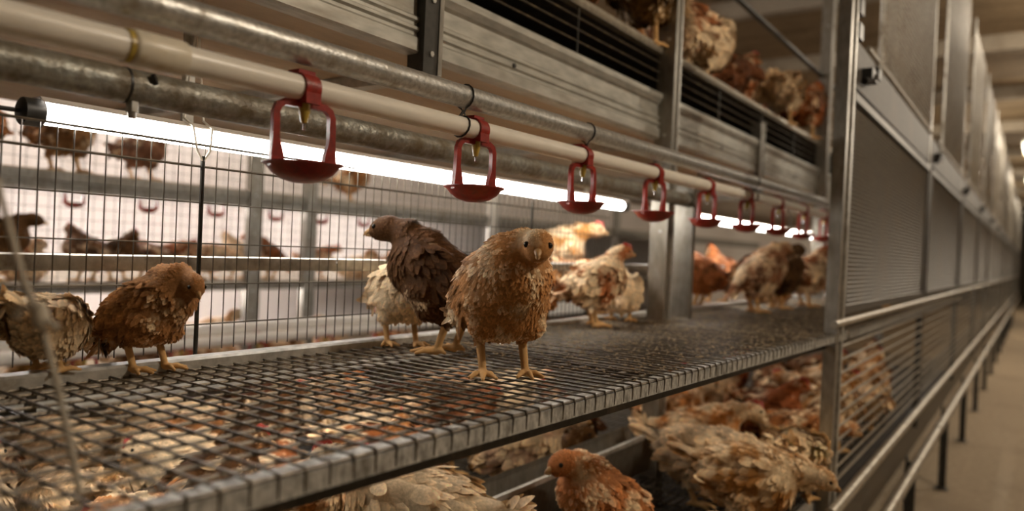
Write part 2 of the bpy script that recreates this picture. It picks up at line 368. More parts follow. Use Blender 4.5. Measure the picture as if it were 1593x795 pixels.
# ------------------------------------------------------------------ fluorescent tubes
def tube_light(y0, y1, label, x=-1.218, z=.170, m='tube', cable=False, r=.016, top=.39):
    root = empty('fluorescent_tube', (x, y0, Z(z))); tag(root, label, 'light tube', 'fluorescent tubes')
    L_ = y1-y0
    MB().tube([(0, .03, 0), (0, .035, 0), (0, L_-.035, 0), (0, L_-.03, 0)], [r*.6, r, r, r*.6], 16).build('glass_tube', m, root, True)
    for a, b in ((0, .032), (L_-.032, L_)): MB().tube([(0, a, 0), (0, a+.003, 0), (0, b-.003, 0), (0, b, 0)], [r*1.05, r*1.3, r*1.3, r*1.05], 14).build('end_cap', 'black', root, True)
    if cable: MB().tube([(0, 0, 0), (0, -.12, -.003), (0, -.4, .004), (0, -.8, .01)], .0035, 8).build('cable', 'black', root, True)
    MB().extrude_y([(-.030, r*.85), (-.016, r*1.3), (.016, r*1.3), (.030, r*.85), (.031, r*.95), (.017, r*1.45), (-.017, r*1.45), (-.031, r*.95)], .02, L_-.02).build('added_reflector', 'white_wall', root)  # added strip above the tube, keeps its light off the belt
    for yy in (.25, L_-.3): MB().box(-.004, .004, yy, yy+.02, r*1.4, top-z).build('hanger', 'galv', root)
    return root
tube_light(.462, 2.42, 'lit fluorescent tube with black end cap above the wire fence', cable=True)
tube_light(2.86, 4.9, 'lit fluorescent tube past the upright, seen between drinker cups')
tube_light(5.0, 7.0, 'farthest lit fluorescent tube, small bright patch near the front post')

def added_hooded_tube(x, y0, y1, label):  # added lamps brighten chickens under the mesh, hoods keep them unseen
    root = empty('added_hooded_tube', (x, y0, Z(-.30))); tag(root, label, 'light tube', 'added hooded tubes of the lower tier')
    L_ = y1-y0
    MB().tube([(0, .03, 0), (0, .035, 0), (0, L_-.035, 0), (0, L_-.03, 0)], [.008, .013, .013, .008], 12).build('glass_tube', 'added_tube_low', root, True)
    MB().extrude_y([(-.036, -.022), (-.032, .012), (-.015, .024), (.015, .024), (.032, .012), (.036, -.022), (.038, -.022), (.034, .013), (.016, .026), (-.016, .026), (-.034, .013), (-.038, -.022)], 0, L_).build('hood', 'beam', root)
    for yy in (.1, L_-.1): MB().box(-.02, .295, yy, yy+.012, .026, .036).box(.285, .295, yy, yy+.012, .036, .07).build('arm', 'dark', root)
added_hooded_tube(-1.42, .35, 1.75, 'added hooded light tube of the lower tier under the platform, left one')
added_hooded_tube(-1.42, 1.95, 3.6, 'added hooded light tube of the lower tier under the platform, right one')
# fence behind the platform
root = empty('wire_fence', (-1.176, .8, Z(-.2))); tag(root, 'dark wire fence standing along the back of the platform', 'fence')
mb = MB()
for k in range(112):
    y = -1.2+k*.0236; mb.tube([(0, y, 0), (0, y, .354)], .00105, 5)
for z in (.354, .317, .255, .185, .115, .045): mb.tube([(.001, -1.2, z), (.001, 1.42, z)], .0014 if z < .3 else .0022, 6)
mb.build('wire_grid', 'wire_thin', root, True)
MB().tube([(.002, -.072, -.01), (.002, -.072, .335)], .0036, 8).build('fence_post', 'dark', root, True)
MB().tube([(.002, .95, -.01), (.002, .95, .335)], .0036, 8).build('fence_post', 'dark', root, True)
h_ = MB()
for s_ in (-1, 1): h_.tube([(.003, -.072, .325), (.003, -.072+s_*.012, .345), (-.002, -.072+s_*.018, .385), (-.03, -.072+s_*.018, .40), (-.03, -.072, .58)], .0022, 8)
h_.build('hanging_wire', 'pvc', root, True)
root = empty('perch_rail', (-1.2, .5, Z(-.05))); tag(root, 'galvanised flat rail with bright top running behind the wire fence', 'rail')
MB().cbox(-.012, .012, -1.0, 6.5, -.013, .0125, .002).build('rail_body', 'galv', root)
mb = MB()
for y in (-.08, .55, 1.2): mb.tube([(.011, y, .003), (.0155, y, .003)], .0045, 6)
mb.build('rail_bolts', 'galv', root)

# ------------------------------------------------------------------ uprights and hangers of the row
def channel(name, x, y, z0, z1, label, w_=.054, dpt=.045, m='dark', group='steel uprights of the row', lip=True):
    root = empty(name, (x, y, Z(z0))); tag(root, label, 'upright', group)
    t = .0035; h = z1-z0
    MB().extrude_z([(-dpt, 0), (0, 0), (0, w_-.012), (-t, w_-.012), (-t, t), (-dpt, t)], 0, h).build('web', m, root)
    if lip: MB().extrude_z([(0, w_-.012), (0.003, w_-.012), (.003, w_), (-dpt, w_), (-dpt, w_-t), (-.002, w_-t)], 0, h).build('lip', 'post', root)
    mb = MB()
    zz = .04
    while zz < h-.01: mb.tube([(.0002, w_*.42, zz), (.0035, w_*.42, zz)], .006, 6); zz += .11
    mb.build('bolts', 'galv', root)
    return root
channel('hanger_bracket', -1.03, 1.115, .352, 1.15, 'short dark hanger bracket ending above the support pipe', group='hanger brackets')
def box_upright(y, x0, x1, label, m='post'):
    root = empty('steel_upright', (x1, y, 0)); tag(root, label, 'upright', 'steel uprights of the row')
    w_ = x1-x0
    MB().extrude_z([(-w_, 0), (0, 0), (0, .045), (-.004, .045), (-.004, .004), (-w_+.004, .004), (-w_+.004, .03), (-w_, .03)], 0, Z(2.3)).build('web', m, root)
    MB().extrude_z([(.0, .034), (.004, .034), (.004, .047), (0, .047)], 0, Z(2.3)).build('lip', 'galv', root)
    mb = MB()
    for k in range(11): mb.tube([(-w_*.4, .0005, .25+k*.32), (-w_*.4, -.004, .25+k*.32)], .006, 6)
    mb.build('bolts', 'galv', root)
box_upright(2.3, -1.062, -1.0, 'tall steel upright standing at the end of the first platform')
channel('hanger_bracket', -1.03, 3.36, .30, .62, 'short hanger bracket between the two tall uprights', m='post', group='hanger brackets')
box_upright(4.5, -1.062, -1.0, 'tall light upright just left of the grey front post')
box_upright(6.7, -1.062, -1.0, 'tall upright behind the grey front post')
root = empty('bracket_plate', (-1.055, 2.47, Z(-.22))); tag(root, 'wide grey steel plate holding the end of the perch pipe', 'plate')
MB().box(0, .075, 0, .003, 0, .475).build('plate_body', 'post', root)
MB().box(0.0725, .0755, .003, .025, 0, .475).build('flange', 'post', root)

# ------------------------------------------------------------------ upper tier
root = empty('tier_beam', (-1.05, 0, Z(.39))); tag(root, 'ribbed galvanised beam along the front of the upper tier', 'beam')
pr = [(.004, .148), (.012, .148), (.012, .132), (.004, .118), (-.004, .112), (-.004, .078), (.004, .072), (.004, .066), (-.002, .062), (-.002, .056), (.005, .052), (.005, .046), (-.001, .042), (-.001, .036),
      (.006, .030), (.006, .004), (0, 0), (-.03, 0), (-.03, .148)]
MB().extrude_y(pr, -1.0, 9.0).build('beam_body', 'beam', root)
mb = MB()
for y in (.5, 1.45, 2.9, 4.0): mb.tube([(.004, y, .05), (.009, y, .05)], .006, 6)
mb.build('beam_bolts', 'dark', root)
tag(MB().box(-2.62, -1.085, -1.0, 9.0, Z(.392), Z(.402)).build('manure_belt', 'tan'), 'tan belt seen from below, ceiling of the middle tier', 'belt')
for i, y in enumerate((.1, 1.20, 2.32, 3.44, 4.56)):
    o = MB().box(-2.6, -1.16, y, y+.035, Z(.362), Z(.391))
    tag(o.build('cross_strut', 'beam'), 'steel cross strut under the tan belt, %s from the left' % ORD[i], 'strut', 'struts under the tan belt')
root = empty('slat_floor', (-1.06, 0, Z(.68))); tag(root, 'upper tier floor the top chickens stand on, light front lip', 'platform')
MB().box(-1.5, -.012, -1, 9, 0, .008).build('floor_shade_sheet', 'mat_dark', root)  # dark sheet, shade of the gap below put into its colour
MB().extrude_y([(-.012, -.006), (.012, -.006), (.016, .004), (.012, .020), (-.012, .020)], -1, 9).build('front_lip', 'wire_light', root)
for z in (-.035, -.068, -.10): MB().tube([(.004, -1, z), (.004, 9, z)], .0028, 6).build('front_wire', 'wire', root, True)
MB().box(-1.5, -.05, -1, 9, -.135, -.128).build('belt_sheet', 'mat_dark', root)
mb = MB()
for y in np.arange(1.2, 8, .56): mb.tube([(.004, y, -.14), (.004, y, .0)], .003, 6)
mb.build('wire_stays', 'dark', root)
root, p0 = pipe('top_rail', [(-1.05, -1, Z(1.075)), (-1.05, 9, Z(1.075))], .014, 'dark', 'dark rail along the top opening of the upper tier', 10, 'rail')

# ------------------------------------------------------------------ lower tier
root = empty('lower_floor', (-1.5, 0, Z(-.75))); tag(root, 'wire floor of the lower tier with the crowd of chickens', 'platform')
mb = MB()
for k in range(78): mb.tube([(.96-k*.026, -.4, 0), (.96-k*.026, 7, 0)], .0026, 5)
for k in range(74): mb.tube([(.96, -.4+k*.1, .004), (-1.04, -.4+k*.1, .004)], .0024, 5)
mb.build('wire_grid', 'wire', root, True)
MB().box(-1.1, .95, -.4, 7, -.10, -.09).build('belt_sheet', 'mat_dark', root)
MB().box(.955, .975, -.4, 2.4, -.05, .01).build('front_edge', 'galv', root)
root = empty('feed_trough', (-1.0, 0, Z(-.68))); tag(root, 'grey feed trough crossing the lower tier behind the ginger chicken', 'trough')
MB().extrude_y([(-.05, .125), (-.044, .13), (-.044, .115), (-.022, .01), (.022, .01), (.044, .115), (.044, .13), (.05, .125), (.05, .115), (.028, 0), (-.028, 0), (-.05, .115)], .0, 2.18).build('trough_body', 'post', root)
MB().extrude_y([(.044, .118), (.056, .118), (.056, .130), (.044, .130)], .0, 2.18).build('rim', 'galv', root)
for y in (.3, 1.2, 2.0): MB().box(-.01, .01, y, y+.02, -.07, 0).build('foot', 'dark', root)

# ------------------------------------------------------------------ front post and the panels along the aisle
PX = -.5
root = empty('front_post', (PX, 2.455, 0)); tag(root, 'tall grey steel front post right of the open platforms', 'post')
MB().extrude_z([(-.03, 0), (.008, 0), (.008, .03), (.002, .034), (.002, .062), (-.03, .062)], 0, Z(2.2)).build('web', 'post', root)
MB().extrude_z([(-.03, .0625), (.012, .0625), (.012, .082), (-.03, .082)], 0, Z(2.2)).build('lip', 'galv', root)
mb = MB()
for z in (.72, .80): MB().box(-.02, .016, .09, .15, Z(z), Z(z+.05)).build('clamp', 'black', root)
BAY = 2.215
def bay(label, first=False):
    root = empty('aisle_fence', (PX, 0, 0))
    tag(root, label, 'panel', 'mesh panels along the aisle')
    y0, y1 = .09, BAY-.01
    mb = MB()
    for k in range(12): z = Z(-.225-k*.044); mb.tube([(0, y0, z), (0, y1, z)], .0042, 6)
    mb.build('lower_bars', 'wire_light', root, True)
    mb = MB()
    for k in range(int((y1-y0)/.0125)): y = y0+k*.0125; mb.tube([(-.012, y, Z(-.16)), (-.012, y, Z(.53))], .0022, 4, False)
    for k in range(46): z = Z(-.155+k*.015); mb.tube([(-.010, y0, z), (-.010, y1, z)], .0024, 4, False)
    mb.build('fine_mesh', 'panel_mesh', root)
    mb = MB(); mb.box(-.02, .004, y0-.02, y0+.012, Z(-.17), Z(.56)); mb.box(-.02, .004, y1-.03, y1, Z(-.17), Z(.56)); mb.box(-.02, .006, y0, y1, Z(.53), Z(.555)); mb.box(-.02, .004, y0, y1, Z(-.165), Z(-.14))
    mb.build('panel_frame', 'frame_grey', root)
    MB().box(-.02, -.004, y0, y1, Z(.58), Z(.73)).build('cover_strip', 'strip', root)
    MB().tube([(0, y0+.2, Z(.745)), (0, y1, Z(.745))], .009, 8).build('strip_rail', 'wire_light', root, True)
    mb = MB()
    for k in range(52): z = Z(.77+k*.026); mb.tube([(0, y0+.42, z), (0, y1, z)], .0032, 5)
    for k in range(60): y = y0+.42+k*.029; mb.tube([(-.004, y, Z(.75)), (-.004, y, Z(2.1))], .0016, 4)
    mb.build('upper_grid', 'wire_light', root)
    mb = MB(); mb.tube([(.004, y0+.41, Z(.70)), (.004, y0+.41, Z(2.15))], .006, 8); mb.tube([(.004, y0+.45, Z(.70)), (.004, y0+.45, Z(2.15))], .006, 8)
    mb.build('upper_uprights', 'galv', root, True)
    la = MB(); la.box(-.01, .03, .22, .33, Z(.625), Z(.66)); la.box(.0, .035, .31, .36, Z(.64), Z(.675)); la.tube([(.01, .2, Z(.61)), (.03, .28, Z(.64))], .012, 8)
    la.build('latch', 'black', root)
    MB().box(-.03, .0, BAY-.02, BAY+.03, 0.55, Z(-.19)).build('stile', 'dark', root)
    MB().box(-.03, -.002, BAY-.02, BAY+.03, Z(-.19), Z(2.15)).build('upper_stile', 'post', root)
    return root
B0 = bay('mesh panel nearest the grey front post, horizontal bars below'); B0.location.y = 2.49
for k in range(1, 16): dup(B0, (PX, 2.49+BAY*k, 0), 0, 'blurred mesh panel along the aisle, %s from the front post' % ORD[k])
for nm, x, z, r_, lb in (('panel_rail', -.49, -.188, .012, 'light rail under the fine mesh panels along the aisle'), ('egg_rail', -.475, -.765, .019, 'light rail along the foot of the barred panels'), ('floor_rail', -.41, -.925, .022, 'outer light rail low along the aisle, nearest the floor')):
    root, p0 = pipe(nm, [(x, 2.4, Z(z)), (x, 38, Z(z))], r_, 'wire_light', lb, 12, 'rail')
    if nm == 'floor_rail':
        for y in (4.9, 8.6, 12.2): MB().tube([(0, y-2.4-.05, 0), (0, y-2.4+.05, 0)], r_*1.25, 12).build('sleeve', 'wire_light', root, True)
L0 = empty('floor_stand', (-.43, 0, 0))
MB().box(-.03, -.022, -.03, .03, 0, Z(-.9)).build('leg_plate', 'dark', L0); MB().box(-.022, .012, .024, .03, 0, Z(-.93)).build('leg_flange', 'dark', L0); MB().box(-.05, .03, -.04, .04, 0, .008).build('foot_plate', 'dark', L0)
for k in range(14):
    o = L0 if k == 0 else dup(L0, (0, 0, 0))
    o.location = (-.43, 2.3+1.65*k, 0); tag(o, 'dark support leg under the low rail, %s along the aisle' % ORD[k], 'leg post', 'support legs along the aisle')
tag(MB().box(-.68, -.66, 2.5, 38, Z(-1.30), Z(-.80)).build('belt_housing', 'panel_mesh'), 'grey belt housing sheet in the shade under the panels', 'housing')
tag(MB().box(-1.6, -1.58, 2.6, 38, Z(-.74), Z(2.1)).build('partition_screen', 'panel_mesh'), 'dim mesh partition deep inside the row behind the panels', 'partition') if 0 else None

# twine
tp = [(-.73, .10, .23), (-.655, .235, .035), (-.650, .244, -.006), (-.645, .252, -.042), (-.638, .262, -.072), (-.630, .272, -.12), (-.625, .282, -.17), (-.622, .290, -.214)]
root = empty('twine', (0, 0, H)); tag(root, 'knotted grey twine hanging across the lower left foreground', 'twine')
MB().tube(tp, .0026, 8).build('cord', 'twine', root, True)
k_ = MB(); k_.lathe([(.002, -.011), (.0055, -.006), (.007, 0), (.0055, .006), (.002, .011)], 10, (-.638, .262, -.07)); k_.tube([(-.638, .262, -.066), (-.650, .252, -.062), (-.652, .25, -.072)], .0028, 6); k_.tube([(-.638, .262, -.07), (-.626, .27, -.078)], .0026, 6)
k_.build('knot', 'twine', root, True)

# ------------------------------------------------------------------ the opposite row beyond the fence
FX = -3.7
root = empty('far_beam', (FX, .2, Z(.17))); tag(root, 'grey beam of the opposite row with drinker cups below it', 'beam')
MB().extrude_y([(0, 0), (.02, 0), (.02, .02), (.008, .03), (.008, .045), (.02, .05), (.02, .092), (0, .092)], 0, 12).build('beam_body', 'post', root)
tag(MB().box(-5.15, FX-.005, .2, 12.2, Z(.262), Z(.270)).build('far_upper_floor', 'tan'), 'upper floor of the opposite row, two chickens near its edge', 'platform')
root = empty('far_floor', (FX, .2, Z(-.305))); tag(root, 'middle floor of the opposite row, grey double edge bar', 'platform')
MB().box(-1.4, .0, 0, 12, .04, .05).build('floor_sheet', 'wire_light', root)
MB().box(0, .004, 0, 12, 0.002, .05).build('back_plate', 'dark', root); MB().cbox(0, .02, 0, 12, .0, .022).build('lower_bar', 'post', root); MB().cbox(0, .02, 0, 12, .032, .055).build('upper_bar', 'wire_light', root)
for k, y in enumerate((.45, 2.58, 2.98, 4.85, 7.1)):
    channel('far_upright', FX+.03, y, -1.45, 1.2, 'grey upright of the opposite row, %s from the left' % ORD[k], .085 if k != 3 else .12, m='post' if k != 3 else 'pvc', group='uprights of the opposite row')
tag(MB().box(-5.15, FX-.02, .2, 12.2, Z(-.86), Z(-.85)).build('far_lower_floor', 'conc'), 'lowest floor of the opposite row beyond the white pipes', 'platform')
root = empty('far_fence', (FX-.03, .2, Z(-.25))); tag(root, 'fine wire fence on the front of the opposite row', 'fence')
mb = MB()
for k in range(160): mb.tube([(0, k*.05, 0), (0, k*.05, .75)], .0016, 4)
for k in range(14): mb.tube([(0, 0, .02+k*.055), (0, 8, .02+k*.055)], .0014, 4)
mb.build('wire_grid', 'wire_thin', root)
for k, y in enumerate((1.718, 2.09, 2.49, 2.90, 3.26, 3.64)):
    o = dup(D0, (-3.86, y, Z(.232)), random.uniform(-.1, .1)); tag(o, 'small blurred drinker cup of the opposite row, %s from the left' % ORD[k], 'drinker cup', 'drinker cups of the opposite row')
tag(pipe('far_water_pipe', [(-3.86, .3, Z(.232)), (-3.86, 9, Z(.232))], .015, 'pvc', 'white pipe hidden behind the beam of the opposite row', 10)[0])
pipe('white_pipe', [(-2.9, .2, Z(-.405)), (-2.9, 5, Z(-.415))], .026, 'pvc', 'upper of two white pipes crossing low behind the wire fence', 14)
pipe('white_pipe', [(-2.86, .2, Z(-.455)), (-2.86, 5, Z(-.455))], .024, 'pvc', 'lower of two white pipes crossing low behind the wire fence', 14)
for k, y in enumerate((1.33, 1.71, 2.08, 2.47, 2.85)):
    o = dup(D0, (-2.86, y, Z(-.455)), random.uniform(-.1, .1)); tag(o, 'red drinker cup low behind the fence, %s from the left' % ORD[k], 'drinker cup', 'drinker cups on the low white pipe')
tube_light(1.0, 3.2, 'added bright tube hidden behind the beam of the opposite row, left one', -4.25, .228, 'far_fill_tube', top=.262)  # added tubes, out of sight, make the far wall bright
tube_light(3.4, 5.6, 'added bright tube hidden behind the beam of the opposite row, right one', -4.25, .228, 'far_fill_tube', top=.262)
tube_light(1.6, 3.8, 'added bright tube low in the opposite row above its lowest floor', -4.25, -.318, 'far_fill_tube', top=-.26)
tube_light(1.2, 3.6, 'added bright tube high in the opposite row over its upper floor', -4.1, 1.0, 'far_fill_tube', top=2.62)

# litter crumbs on the platform
mb = MB()
for k in range(6500):
    y = 1.15+3.6*random.random()**.85; x = random.uniform(-1.10, xf(y)-.006); s_ = random.uniform(.0012, .0042); a = random.random()*6.3
    c, sn = math.cos(a)*s_, math.sin(a)*s_
    mb.add([(x+c*1.6, y+sn*1.6, Z(-.2175)), (x-sn, y+c, Z(-.2175)), (x-c*1.3, y-sn*1.2, Z(-.2175)), (x+sn, y-c, Z(-.2175)), (x, y, Z(-.2175)+s_*.7)], [(0, 1, 4), (1, 2, 4), (2, 3, 4), (3, 0, 4), (3, 2, 1, 0)])
tag(mb.build('litter_crumbs', 'litter'), 'brown litter crumbs scattered over the back of the wire platform', 'litter', kind='stuff')

# ------------------------------------------------------------------ chickens: body grown from one implicit surface
def nrm(v): v = np.asarray(v, float); return v/np.linalg.norm(v)
class Bird:
    def __init__(s): s.p = []; s.bb = []
    def cap(s, a, b, ra, rb, k=.012, zone=0, flow=None):
        a, b = np.array(a, float), np.array(b, float)
        s.p.append(('c', a, b, ra, rb, k, zone, nrm(flow if flow is not None else b-a))); m = max(ra, rb); s.bb += [np.minimum(a, b)-m, np.maximum(a, b)+m]
    def ell(s, c, ax, rad, k=.02, zone=0, flow=(-1, 0, 0)):
        c = np.array(c, float); s.p.append(('e', c, np.array(ax, float), np.array(rad, float), 0, k, zone, nrm(flow))); m = max(rad); s.bb += [c-m, c+m]
    def dist(s, P):
        out = []
        for q in s.p:
            if q[0] == 'c':
                a, b, ra, rb = q[1:5]; ab = b-a; t = np.clip(((P-a)@ab)/max(ab@ab, 1e-12), 0, 1)
                out.append(np.linalg.norm(P-a-t[:, None]*ab, axis=1)-(ra+(rb-ra)*t))
            else:
                l = (P-q[1])@q[2].T; kk = np.linalg.norm(l/q[3], axis=1); k2 = np.linalg.norm(l/q[3]**2, axis=1); out.append(kk*(kk-1)/np.maximum(k2, 1e-9))
        return out
    def sdf(s, P, full=False):
        D = s.dist(P); d_ = D[0]
        for q, e in zip(s.p[1:], D[1:]):
            k = q[5]; h = np.clip(.5+.5*(d_-e)/k, 0, 1); d_ = d_*(1-h)+e*h-k*h*(1-h)
        return (d_, np.array(D)) if full else d_
    def surface(s, vox):
        lo = np.min(s.bb, axis=0)-2*vox; hi = np.max(s.bb, axis=0)+2*vox
        n = np.ceil((hi-lo)/vox).astype(int)+1
        g = [lo[i]+vox*np.arange(n[i]) for i in range(3)]
        X = np.stack(np.meshgrid(*g, indexing='ij'), -1).reshape(-1, 3)
        V = s.sdf(X).reshape(n); S = V < 0
        c = np.zeros(n-1, int)
        for i in (0, 1):
            for j in (0, 1):
                for k in (0, 1): c += S[i:n[0]-1+i, j:n[1]-1+j, k:n[2]-1+k]
        act = (c > 0) & (c < 8); idx = -np.ones(n-1, int); A = np.argwhere(act); idx[act] = np.arange(len(A))
        acc = np.zeros((len(A), 3)); cnt = np.zeros(len(A))
        cor = [(i, j, k) for i in (0, 1) for j in (0, 1) for k in (0, 1)]
        for p in cor:
            for ax in range(3):
                if p[ax]: continue
                r_ = list(p); r_[ax] = 1
                va = V[tuple((A+p).T)]; vb = V[tuple((A+r_).T)]; m_ = (va < 0) != (vb < 0)
                t = np.where(m_, va/np.where(m_, va-vb, 1), 0); pt = np.tile(np.array(p, float), (len(A), 1)); pt[:, ax] += t
                acc += pt*m_[:, None]; cnt += m_
        verts = lo+(A+acc/cnt[:, None])*vox
        F = []
        for ax in range(3):
            b_, c_ = [(1, 2), (2, 0), (0, 1)][ax]
            sl0 = [slice(None)]*3; sl1 = [slice(None)]*3; sl0[ax] = slice(0, -1); sl1[ax] = slice(1, None)
            ch = np.argwhere(S[tuple(sl0)] != S[tuple(sl1)]); ch = ch[(ch[:, b_] > 0) & (ch[:, c_] > 0)]
            sg = S[tuple(sl0)][tuple(ch.T)]
            eb = np.zeros(3, int); eb[b_] = 1; ec = np.zeros(3, int); ec[c_] = 1
            qd = np.stack([idx[tuple((ch-eb-ec).T)], idx[tuple((ch-ec).T)], idx[tuple(ch.T)], idx[tuple((ch-eb).T)]], 1)
            qd[~sg] = qd[~sg][:, ::-1]; F.append(qd)
        F = np.concatenate(F); F = F[(F >= 0).all(1)]
        # pull each vertex onto the surface
        for _ in range(2):
            dd = s.sdf(verts); G = s.grad(verts); verts = verts-G*dd[:, None]*.9
        return verts, F
    def grad(s, P):
        e = 1e-4; G = np.stack([s.sdf(P+np.eye(3)[i]*e)-s.sdf(P-np.eye(3)[i]*e) for i in range(3)], 1)
        return G/np.maximum(np.linalg.norm(G, axis=1), 1e-9)[:, None]

# zones: 0 body 1 wing 2 tail 3 neck 4 head 5 bare leg 6 thigh 7 belly
FSIZE = {0: (.022, .0115), 1: (.036, .017), 2: (.050, .016), 3: (.015, .009), 4: (.0085, .006), 6: (.015, .009), 7: (.021, .010)}
def make_chicken(pitch=22, head=(.085, 0, .225), look=(1, 0, -.12), hz=.140, feet=((.012, .033), (-.012, -.033)), fat=1.0, legs=True, toe_turn=0., vox=.0036, nf=900, fscale=1.25, tail=25, neck_r=.034, wing_droop=0, ruffle=.14, comb=False, head_s=1.0):
    b = Bird(); a = R(pitch); ca, sa = math.cos(a), math.sin(a)
    Bx = np.array([ca, 0, sa]); By = np.array([0, 1., 0]); Bz = np.array([-sa, 0, ca]); O = np.array([0, 0, hz])
    def B(x, y, z): return O+Bx*x+By*y+Bz*z
    AX = np.stack([Bx, By, Bz]); back = -Bx
    b.ell(B(0, 0, 0), AX, np.array([.086, .058, .060])*[1, fat, fat], zone=0, flow=back)
    b.ell(B(.045, 0, -.010), AX, np.array([.052, .052, .055])*fat, .03, 0, -Bx*.5-Bz*.6)
    b.ell(B(-.055, 0, .010), AX, np.array([.052, .044, .042])*[1, fat, fat], .03, 0, back)
    b.ell(B(-.020, 0, -.030), AX, np.array([.058, .050, .044])*[1, fat, fat], .03, 7, -Bx*.7-Bz*.5)
    for s_ in (-1, 1):
        b.ell(B(-.012, s_*.052*fat, .012-wing_droop), np.stack([nrm(Bx+By*s_*-.12), nrm(By+Bx*s_*.12), Bz]), (.074, .015, .040), .012, 1, nrm(-Bx+By*s_*-.06-Bz*.15))
    tl = R(tail); td = -Bx*math.cos(tl)+Bz*math.sin(tl)
    t0 = B(-.088, 0, .02)
    b.cap(t0, t0+td*.036, .024, .012, .02, 2, td)
    for s_ in (-1, 1): b.cap(t0, t0+td*.034+By*.012*s_, .018, .010, .015, 2, td+By*.2*s_)
    Hd = np.array(head, float); lk = nrm(look)
    nb = B(.055, 0, .022); base_h = Hd-lk*.010
    mid = (nb+base_h)/2+Bz*.004+Bx*.006
    b.cap(nb, mid, neck_r*fat, neck_r*.42+.011, .022, 3, nb-base_h)
    b.cap(mid, base_h, neck_r*.42+.011, .0180*head_s, .012, 3, nb-base_h)
    side = nrm(np.cross([0, 0, 1], lk)) if abs(lk[2]) < .95 else np.array([0, 1., 0]); hu = np.cross(lk, side)
    HA = np.stack([lk, side, hu])
    b.ell(Hd, HA, np.array([.0265, .0195, .0215])*head_s, .010, 4, -lk+hu*.15)
    b.ell(Hd+lk*.014*head_s-hu*.003, HA, np.array([.016, .0125, .0125])*head_s, .010, 4, -lk)
    if legs:
        for s_, (fx, fy) in zip((1, -1), feet):
            hip = B(-.012, s_*.034*fat, -.034); ft = np.array([fx, fy, .0065])
            hock = ft+np.array([-.020, (hip[1]-fy)*.15, min(.056, max(.03, hip[2]*.55))])
            kn = (hip+hock)/2+np.array([.014, s_*.004, 0])
            b.cap(hip, kn, .034*(.6+.4*fat), .023, .02, 6, hock-hip)
            b.cap(kn, hock, .023, .0085, .012, 6, hock-hip)
            b.cap(hock, ft+[-.002, 0, .004], .0078, .0064, .007, 5, ft-hock)
            tt = toe_turn+s_*.10
            for an, ln in ((-.60, .039), (0, .047), (.60, .039), (math.pi-.3*s_, .020)):
                dr = np.array([math.cos(an+tt), math.sin(an+tt), 0]); m_ = ft+dr*ln*.55+[0, 0, .0015]; e = ft+dr*ln-[0, 0, .0025]
                b.cap(ft, m_, .0060, .0048, .004, 5, dr); b.cap(m_, e, .0047, .0030, .003, 5, dr)
    verts, F = b.surface(vox)
    dd, D = b.sdf(verts, True); zones = np.array([q[6] for q in b.p]); flows = np.array([q[7] for q in b.p])
    W_ = np.exp(-(D-D.min(0))/.010); W_ /= W_.sum(0); fl = W_.T@flows
    zn = zones[D.argmin(0)]; nor = b.grad(verts)
    legm = (W_*(zones == 5)[:, None]).sum(0); headm = (W_*((zones == 4) | (zones == 3))[:, None]).sum(0)
    bz = ((verts-O)@Bz); backm = np.clip(bz/.04, 0, 1)*(1-headm)*.7; wingm = np.maximum((W_*((zones == 1) | (zones == 2))[:, None]).sum(0), backm)
    root = empty('chicken', (0, 0, 0))
    me = bpy.data.meshes.new('body'); me.from_pydata(verts.tolist(), [], F.tolist()); me.update(); me.shade_smooth()
    at = me.attributes.new('mask', 'FLOAT_COLOR', 'POINT'); at.data.foreach_set('color', np.stack([legm > .5, headm, wingm, np.ones(len(verts))], 1).astype(np.float32).ravel())
    at = me.attributes.new('feather', 'FLOAT_COLOR', 'POINT'); at.data.foreach_set('color', np.tile(np.array([.4, .3, .5, 1], np.float32), len(verts)))
    me.materials.append(M['plumage']); bo = bpy.data.objects.new('body', me); COL.objects.link(bo); bo.parent = root
    # feathers
    bk_tip = Hd+lk*.030*head_s-hu*.004
    ok = (zn != 5) & (np.linalg.norm(verts-bk_tip, axis=1) > .013)
    for s_ in (-1, 1):
        ep = Hd+lk*.0165*head_s+side*s_*.0150*head_s+hu*.005*head_s; ok &= np.linalg.norm(verts-ep, axis=1) > .0062
    cand = np.argwhere(ok).ravel()
    wt = np.array([1/(FSIZE[z][0]*FSIZE[z][1]) for z in zn[cand]]); wt /= wt.sum()
    ch = RNG.choice(cand, size=min(nf, len(cand)-1), replace=False, p=wt)
    vv = []; ff = []; mk = []; fe = []
    prof = [(0, .55), (.35, 1.0), (.68, .88), (.90, .48), (1.0, .08)]
    for i in ch:
        z = zn[i]; L_, w2 = FSIZE[z]; s_ = fscale*random.uniform(.8, 1.2); L_ *= s_; w2 *= s_*.5
        n = nor[i]; f = fl[i]+RNG.normal(0, ruffle, 3); f = f-n*(f@n); f = f/max(np.linalg.norm(f), 1e-6); sd = np.cross(n, f)
        lift = random.uniform(.14, .34) if z in (0, 1, 2) else random.uniform(.20, .44)
        p = verts[i]-n*.0016; rnd = random.random(); o_ = len(vv)
        for t, wd in prof:
            cx_ = p+f*L_*t+n*L_*(lift*t-.12*t*t)
            for u in (-1, 0, 1):
                vv.append(cx_+sd*w2*wd*u-n*w2*wd*.28*abs(u)); mk.append((0, headm[i], wingm[i], 1)); fe.append((rnd, t if u == 0 else min(1, t+.25), u*.5+.5, 1))
        for j in range(4):
            for u in (0, 1): ff.append((o_+j*3+u, o_+j*3+u+1, o_+j*3+u+4, o_+j*3+u+3))
